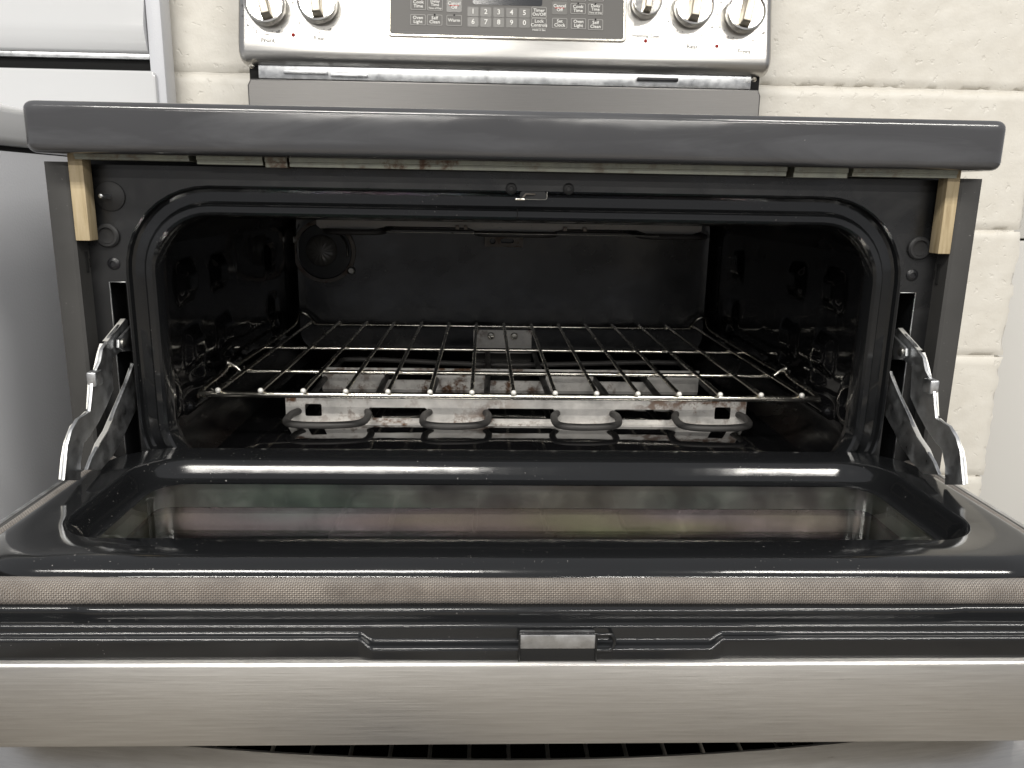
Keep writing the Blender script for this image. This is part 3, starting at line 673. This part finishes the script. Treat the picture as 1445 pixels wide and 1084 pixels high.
# ---- upper oven door, folded down
dpart = link('upper_oven_door', bm_mesh(box_bm(-0.374, 0.374, -0.2745, -0.030, -0.290, -0.262, 0.004)), 'side', rg)
DZ = -0.199
HX = 0.352
def drr(x, y0, y1, z, r, n=12): return [(a, b, z) for a, b in rrect(-x, x, y0, y1, r, n)]
lo = []
FY, BYD = -0.2312, 0.0005
for d, z in [(0.0, -0.2300)]+[(0.017-0.017*math.cos(math.radians(a)), -0.213+0.014*math.sin(math.radians(a))) for a in range(0, 91, 9)]+[(0.022, -0.1990)]:
    lo.append(drr(HX-d*0.8, FY+d, BYD-d*0.22, z, 0.052-d*0.4))
RX, RY0, RY1 = 0.3155, -0.1930, -0.0285
for d, z in ((0.0, -0.1990), (0.0018, -0.1995), (0.0040, -0.2012), (0.0068, -0.2048), (0.0098, -0.2092), (0.0130, -0.2128), (0.0165, -0.2145), (0.0200, -0.2150)):
    lo.append(drr(RX-d, RY0+d*0.62, RY1-d, z, 0.040-d*0.6))
loft('inner_panel', lo, 'enamel', dpart, smooth=30)
WX = RX-0.0185; WY0 = RY0+0.010; WY1 = RY1-0.0185
for z, gm in ((-0.2162, 'clear_glass'), (-0.2395, 'glass')):
    plate('glass_pane', [rrect(-WX-0.006, WX+0.006, WY0-0.006, WY1+0.006, 0.012, 5)], 0.0026, frame_m((0, 0, z), (1, 0, 0), (0, 1, 0)), gm, dpart)
# galvanised well between the panes
lo = [drr(WX+0.004, WY0-0.004, WY1+0.004, -0.2176, 0.012), drr(WX+0.004, WY0-0.004, WY1+0.004, -0.2380, 0.012)]
loft('window_well', lo, 'well', dpart)
lo = [drr(WX+0.004, WY0-0.004, WY1+0.004, -0.2412, 0.012), drr(WX+0.004, WY0-0.004, WY1+0.004, -0.2615, 0.012)]
loft('window_well', lo, 'side', dpart)
box('outer_window', -WX-0.01, WX+0.01, WY0-0.01, WY1+0.01, -0.2619, -0.2612, 'plastic_black', dpart, 0)
# braided gasket round the panel
gx = HX+0.0040
# open run: down one side, across the front, up the other
g2 = []
for s_ in range(61): g2.append((-gx, -0.004-(0.2430-0.050)*s_/60, -0.2082))
for k in range(1, 15): a = math.radians(180+90*k/15); g2.append((-gx+0.050+0.050*math.cos(a), -0.197+0.050*math.sin(a), -0.2082))
for s_ in range(201): g2.append((-gx+0.050+(2*gx-0.1)*s_/200, -0.2470, -0.2082))
for k in range(1, 15): a = math.radians(270+90*k/15); g2.append((gx-0.050+0.050*math.cos(a), -0.197+0.050*math.sin(a), -0.2082))
for s_ in range(61): g2.append((gx, -0.197+(0.193)*s_/60, -0.2082))
g2 = [Vector((x, y, z-0.0055*sstep(-0.235, -0.190, y)+0.0006*noise.noise(Vector((x*14, y*14, 1.7))))) for x, y, z in g2]
tube('door_gasket', g2, 0.0080, 'gasket', dpart, seg=18, rf=lambda l, i: 0.0080+0.0005*noise.noise(Vector((l*16, 2.2, 0)))+0.0002*noise.noise(Vector((l*60, 5.2, 0))))
# stepped black liner below the gasket
def notch(x):  # first step sits a little back near both ends
    return -0.0014*(sstep(0.250, 0.262, abs(x+0.004)))
prof1 = [(-0.236, -0.2128), (-0.2588, -0.2128), (-0.2588, -0.2245), (-0.236, -0.2245)]
extrude_x('liner_step', [(p.x, p.y) for p in fillet([Vector((a, b)) for a, b in prof1], 0.0038, 7, True)], -0.372, 0.372, 'enamel', dpart, bow=notch, nx=150)
prof2 = [(-0.236, -0.2193), (-0.2660, -0.2193), (-0.2664, -0.2247), (-0.2715, -0.2247), (-0.2715, -0.2630), (-0.236, -0.2630)]
prof2c = [(-0.236, -0.2193), (-0.2655, -0.2193), (-0.2668, -0.2290), (-0.2730, -0.2302), (-0.2730, -0.2630), (-0.236, -0.2630)]
def fil2(pr, r, n=4): return [(p.x, p.y) for p in fillet([Vector((a, b)) for a, b in pr], r, n, True)]
prof2 = fil2(prof2, 0.0027, 7); prof2c = fil2(prof2c, 0.0027, 7)
xa, xb = at_y(520, 905, -0.27).x, at_y(1008, 905, -0.27).x
L1 = [(-0.372, 0), (xa-0.006, 0), (xa+0.003, 1), (xb-0.003, 1), (xb+0.006, 0), (0.372, 0)]
loops = []
for (a, va), (b, vb) in zip(L1[:-1], L1[1:]):
    n_ = 6
    for k in range(n_): t = k/n_; v = va+(vb-va)*sstep(0, 1, t); x = a+(b-a)*t; loops.append([(x, p[0]*(1-v)+q[0]*v, p[1]*(1-v)+q[1]*v) for p, q in zip(prof2, prof2c)])
loops.append([(0.372, p[0], p[1]) for p in prof2])
loft('door_liner_edge', loops, 'enamel', dpart, True, True, 35)
# latch slot in the middle
l0, l1 = at_y(734, 893, -0.2735).x, at_y(841, 893, -0.2735).x
zl0, zl1, zl2 = at_y(787, 896, -0.2738).z, at_y(787, 916, -0.2738).z, at_y(787, 938, -0.2738).z
box('latch_strike', l0, l1, -0.2738, -0.268, zl1, zl0, 'zinc', dpart, 0.0006)
box('latch_slot', l0, l1, -0.2738, -0.268, zl2, zl1-0.0002, 'hole', dpart, 0.0003)
tube('slot_rim', fillet([(l0-0.0004, -0.2738, zl2), (l0-0.0004, -0.2738, zl0+0.0008), (l1+0.0004, -0.2738, zl0+0.0008), (l1+0.0004, -0.2738, zl2)], 0.0012), 0.0007, 'enamel', dpart, seg=6)
tube('slot_emboss', fillet([(l1+0.001, -0.2735, zl0), (l1+0.0095, -0.2725, zl0-0.0005), (l1+0.0112, -0.2725, zl0-0.005), (l1+0.0095, -0.2730, zl1-0.001), (l1+0.001, -0.2735, zl1-0.001)], 0.003), 0.0011, 'enamel', dpart, seg=8)
# stainless front skin, folded over
zs1, zs0 = at_y(720, 937, -0.2760).z, at_y(720, 1051, -0.2760).z
prof = [(-0.2700, zs1+0.0002), (-0.2742, zs1+0.0004), (-0.2755, zs1-0.0004), (-0.2761, zs1-0.0018), (-0.2764, zs0+0.002), (-0.2758, zs0+0.0004), (-0.2740, zs0), (-0.030, zs0+0.002), (-0.030, zs0+0.006), (-0.2700, zs0+0.005)]
extrude_x('stainless_skin', prof, -0.3775, 0.3775, 'steel', dpart, nx=2)
for s in (-1, 1):
    box('skin_edge', min(s*0.3735, s*0.3775), max(s*0.3735, s*0.3775), -0.2700, -0.020, zs0+0.004, -0.2135, 'zinc', dpart, 0.001)
    box('side_liner', min(s*0.345, s*0.3733), max(s*0.345, s*0.3733), -0.255, -0.006, -0.262, -0.2128, 'side', dpart, 0.002)

# ---- door hinges (plates in planes of constant X)
HXL = -0.3385
def yz(pxs): return [(p.y, p.z) for p in (at_x(x, y, HXL) for x, y in pxs)]
def z5(pts): return [(70+a*150/650.0, 430+b*250/1084.0) for a, b in pts]
arm = z5([(78, 1075), (90, 950), (100, 860), (125, 770), (165, 700), (238, 652), (248, 560), (258, 440), (300, 350), (315, 270), (345, 225), (365, 190), (455, 85), (470, 95), (470, 280), (420, 290), (375, 330), (378, 440), (380, 520), (340, 620), (290, 720), (240, 800), (200, 850), (180, 960), (180, 1075)])
link_ = z5([(185, 1010), (215, 930), (262, 850), (310, 780), (360, 640), (420, 500), (462, 392), (470, 360), (490, 380), (505, 560), (490, 640), (440, 740), (400, 830), (340, 930), (270, 1010)])
tail = z5([(385, 215), (410, 185), (470, 120), (482, 120), (482, 285), (410, 285), (385, 262)])
for s in (-1, 1):
    def hp(name, px_, dx, th, mat, parent, bev=0.0005):
        lp = [yz(px_)]; m = frame_m((s*(0.3385+dx), 0, 0), (0, 1, 0), (0, 0, 1))
        return plate(name, lp, th, m, mat, parent, bev)
    hg = hp('hinge_arm', arm, 0.0, 0.0030, 'zinc', rg)
    hp('hinge_link', link_, -0.0045, 0.0030, 'zinc', hg)
    hp('hinge_catch', tail, -0.0042, 0.0025, 'zinc', hg)
    a_, b_ = yz(z5([(410, 235)]))[0]
    lathe('hinge_rivet', [(0.0042, 0), (0.0040, 0.0016), (0.0022, 0.0026), (0.0002, 0.0026)], (s*0.3335, a_, b_), (-s, 0, 0), 'screw', hg, 16)
    # folded flanges along the outer edges read as bright strips
    for nm, pp, w_ in (('hinge_flange', z5([(84, 1070), (96, 940), (112, 850), (150, 745), (240, 655)]), 0.0045), ('hinge_flange', z5([(250, 640), (262, 440)]), 0.0045), ('hinge_flange', z5([(300, 400), (322, 300), (340, 240)]), 0.0055), ('hinge_flange', z5([(345, 225), (455, 88)]), 0.0040), ('hinge_flange', z5([(205, 1000), (262, 850), (310, 775), (440, 480), (472, 390)]), 0.0040)):
        q = yz(pp); bm = bmesh.new(); x0 = s*(0.3385-0.0015)-s*(0.0045 if pp[-1][0] > 176 and len(pp) == 5 and pp[0][0] > 110 else 0)
        rows = [[bm.verts.new((x0+s*dx_, y-0.0008*n_, z+0.0004*n_)) for dx_, n_ in ((0, 0), (w_, 0), (w_, 1), (0, 1))] for y, z in q]
        for A, B in zip(rows[:-1], rows[1:]):
            for k in range(4): bm.faces.new((A[k], A[(k+1) % 4], B[(k+1) % 4], B[k]))
        bm.faces.new(rows[0]); bm.faces.new(rows[-1])
        link(nm, bm_mesh(bm), 'flange', hg)
    q = yz(z5([(275, 395), (255, 470), (300, 520), (350, 410)]))
    ys = [a for a, b in q]; zs = [b for a, b in q]
    box('hinge_clip', min(s*0.3345, s*0.3420), max(s*0.3345, s*0.3420), min(ys)-0.0005, min(ys)+0.012, max(zs)-0.013, max(zs)-0.001, 'zinc', hg, 0.0014, 3)

# ---- lower oven: frame, cavity, ajar door
plate('lower_front_frame', [[(-0.3572, -0.70), (0.3572, -0.70), (0.3572, -0.2645), (-0.3572, -0.2645)], rrect(-0.300, 0.300, -0.655, -0.300, 0.04, 8)], 0.0012, XZ(0.0006), 'frame', rg)
lpz = [[(x, y, z) for x, z in rrect(-hx, hx, zb_, zt_, 0.04, 8)] for hx, y, zb_, zt_ in ((0.300, 0.0012, -0.655, -0.300), (0.322, 0.03, -0.665, -0.275), (0.322, 0.54, -0.665, -0.275), (0.30, 0.555, -0.645, -0.295))]
loft('lower_oven_cavity', lpz, 'cavity', rg, False, True, 40)
box('kick_panel', -0.357, 0.357, -0.004, 0.010, -ZO+0.02, -0.7005, 'side', rg, 0.002)
TH = math.radians(27); hz, hy = -0.690, -0.006
du = Vector((0, -math.sin(TH), math.cos(TH))); dn = Vector((0, -math.cos(TH), -math.sin(TH)))
dc = ray(722, 1073); kk = 0.004*math.cos(TH)+0.046      # door length that puts the bowed top edge where it is seen
DL = (CAM.z+dc.z/dc.y*(hy-kk-CAM.y)-(hz-0.004*math.sin(TH)))/(math.cos(TH)+dc.z/dc.y*math.sin(TH))
print('lower door length', DL)
def ld(u, n): p = Vector((0, hy, hz))+du*u+dn*n; return (p.y, p.z)
def bow(x): return 0.046*(1-(x/0.378)**2)
prof = [ld(DL-0.040, 0.002), ld(DL-0.002, 0.002)]+[ld(DL-0.034*(1-math.cos(math.radians(a))), 0.004+0.046*math.sin(math.radians(a))) for a in range(0, 91, 9)]+[ld(DL-0.20, 0.050), ld(0.0, 0.050), ld(0.0, 0.045), ld(DL-0.060, 0.045)]
ldoor = extrude_x('lower_oven_door', prof, -0.3775, 0.3775, 'steel', rg, bow=bow, nx=48)
inner = [ld(0.0, 0.0445), ld(0.0, 0.004), ld(DL-0.045, 0.004), ld(DL-0.045, 0.0400)]
extrude_x('lower_inner_panel', inner, -0.365, 0.365, 'enamel', ldoor, bow=bow, nx=24)

# ================================================================== RACKS
def rack(name, label, group, half, s, n, yf, yr, z, sup_y, hx, rw=0.0022, upper=True, mt='chrome'):
    t = thing(name, (0, (yf+yr)/2, z+ZO-0.008), label, 'oven rack', group)
    R_ = 0.0034
    for i in range(n):
        x = (i-(n-1)/2)*s
        wr_ = tube('rack_wire', [(x, yf-0.0022, z), (x, yf+0.01, z), (x, yr+0.001, z), (x, yr+0.006, z-0.001)], rw, mt, t, seg=10)
        lathe('wire_tip', [(0.0020, -0.001), (0.0027, 0.0), (0.0027, 0.0012), (0.0022, 0.0022), (0.0012, 0.0028), (0.0002, 0.0030)], (x, yf-0.0022, z), (0, -1, 0.15), 'tip', wr_, 14)
    zf = z-rw-R_+0.0004
    fr = [(-hx+0.010, 0.0, 0), ]
    # front bar turns back into the two side rails
    tube('front_bar', [(-hx, yf+0.003, zf), (hx, yf+0.003, zf)], R_, mt, t, seg=12)
    if upper:
        side = [(-hx, yf+0.003, zf), (-hx-0.003, yf+0.025, zf+0.001), (-hx-0.004, sup_y[0]-0.012, zf+0.003), (-hx-0.004, sup_y[0], zf+0.012), (-hx-0.002, sup_y[0]+0.012, zf+0.003), (-hx-0.001, sup_y[1], zf+0.002), (-hx-0.001, sup_y[1]+0.09, zf+0.002), (-hx-0.001, yr-0.015, zf+0.004), (-hx+0.000, yr+0.004, zf+0.018), (-hx+0.012, yr+0.010, zf+0.014), (-hx+0.026, yr+0.003, zf+0.001)]
        for sg in (-1, 1):
            tube('side_rail', smooth_path([(-sg*x, y, zz) for x, y, zz in side], k=5), 0.0024, mt, t, seg=8)
        tube('rear_bar', [(-hx+0.024, yr+0.003, zf+0.001), (hx-0.024, yr+0.003, zf+0.001)], 0.0026, mt, t, seg=10)
        for y in sup_y:
            e = 0.013 if y == sup_y[0] else 0.0
            pts = [(-hx-0.003, y, zf+0.010 if e else zf), (-hx+0.004, y, zf+0.005 if e else zf), (-hx+0.009, y, zf+0.0002), (0, y, zf+0.0002)]
            pts = pts+[(-a, b, c_) for a, b, c_ in pts[-2::-1]]
            tube('cross_bar', fillet(pts, 0.004, 4), 0.0026, mt, t, seg=10)
    else:
        for sg in (-1, 1): tube('side_rail', [(sg*hx, yf+0.003, zf), (sg*(hx+0.008), yf+0.03, zf), (sg*(hx+0.008), yr, zf)], 0.0026, mt, t, seg=8)
        for y in list(sup_y)+[yr]: tube('cross_bar', [(-hx-0.008, y, zf), (hx+0.008, y, zf)], 0.0026, mt, t, seg=8)
    return t
rack('oven_rack', 'chrome wire oven rack inside the open upper oven', None, 7, 0.04132, 15, 0.0917, 0.5241, -0.1696, (0.200, 0.340), 0.309)
rack('oven_rack', 'wire oven rack in the lower oven beneath the steel door edge', None, 7, 0.04132, 15, 0.034, 0.49, -0.551, (0.16, 0.32), 0.305, upper=False, mt='dull_wire')

# ================================================================== WOOD SHIMS
def shim(label, p0, p1, y0, y1, dx):
    bm = box_bm(p0[0], p1[0], y0, y1, p0[1], p1[1], 0.0008, 2)
    for v in bm.verts:
        v.co.x += dx*(v.co.z-p1[1])/(p0[1]-p1[1])
    o = link('wood_shim', bm_mesh(bm), 'wood'); tag(o, label, 'wood shim'); return o
shim('pale wood strip wedged under the cooktop corner beside the white range', (-0.3570, -0.0205), (-0.3455, 0.0468), -0.0205, -0.0060, 0.0)
shim('pale wood strip wedged under the cooktop corner next to the block wall', (0.3462, -0.0205), (0.3568, 0.0468), -0.0205, -0.0060, 0.0)

# ================================================================== WHITE RANGE NEXT DOOR
wr = thing('white_range', (-0.865, 0.25, 0), 'white enamel range with textured side standing beside the open oven', 'range')
SX = -0.486
box('side_panel', SX-0.003, SX, -0.01, 0.575, -ZO, 0.0535, 'white_side', wr, 0.001)
box('body', SX-0.757, SX-0.0032, 0.0, 0.575, -ZO, 0.0535, 'white', wr, 0.001)
box('seam_shadow_gap', SX-0.755, SX-0.006, -0.008, 0.57, 0.0538, 0.0585, 'hole', wr, 0)
ct = box_bm(SX-0.762, SX+0.004, -0.045, 0.530, 0.0588, 0.0965, 0.0)
bmesh.ops.bevel(ct, geom=ct.edges[:], offset=0.008, segments=5, profile=0.5, affect='EDGES')
link('cooktop', bm_mesh(ct), 'white', wr, smooth=50)
def a5(x, y, Y): p = at_y(x, y, Y); return p
bR = a5(224, 50, 0.545).x; bE = a5(240, 60, 0.575).x
zb0 = a5(150, 46, 0.545).z; zb1 = a5(150, 74, 0.550).z; zk = a5(150, 82, 0.555).z; zr = a5(150, 99, 0.545).z
# control panel of the white range: sloped face over a stepped lower band
prof = [(0.552+0.02, 0.36), (0.540, zb0+0.012), (0.541, zb0), (0.547, zb1+0.004), (0.552, zb1), (0.585, zb1), (0.585, 0.36)]
bR2 = a5(206, 60, 0.545).x
extrude_x('control_panel', prof, bR2-0.70, bR2, 'white', wr)
box('end_cap', bR2+0.0008, bE, 0.548, 0.587, 0.0966, 0.36, 'white_side', wr, 0.004)
box('panel_channel', bR2-0.69, bR2+0.0004, 0.553, 0.570, zk-0.001, zb1-0.0002, 'zinc', wr, 0.001)
box('vent_gap', bR2-0.69, bR2+0.0005, 0.560, 0.575, zr-0.02, zk-0.0012, 'hole', wr, 0)
rb = plate('rear_riser', [rrect(bR2-0.70, a5(221, 110, 0.545).x, 0.085, zr, 0.008, 6)], 0.014, XZ(0.547), 'white', wr, 0.003)
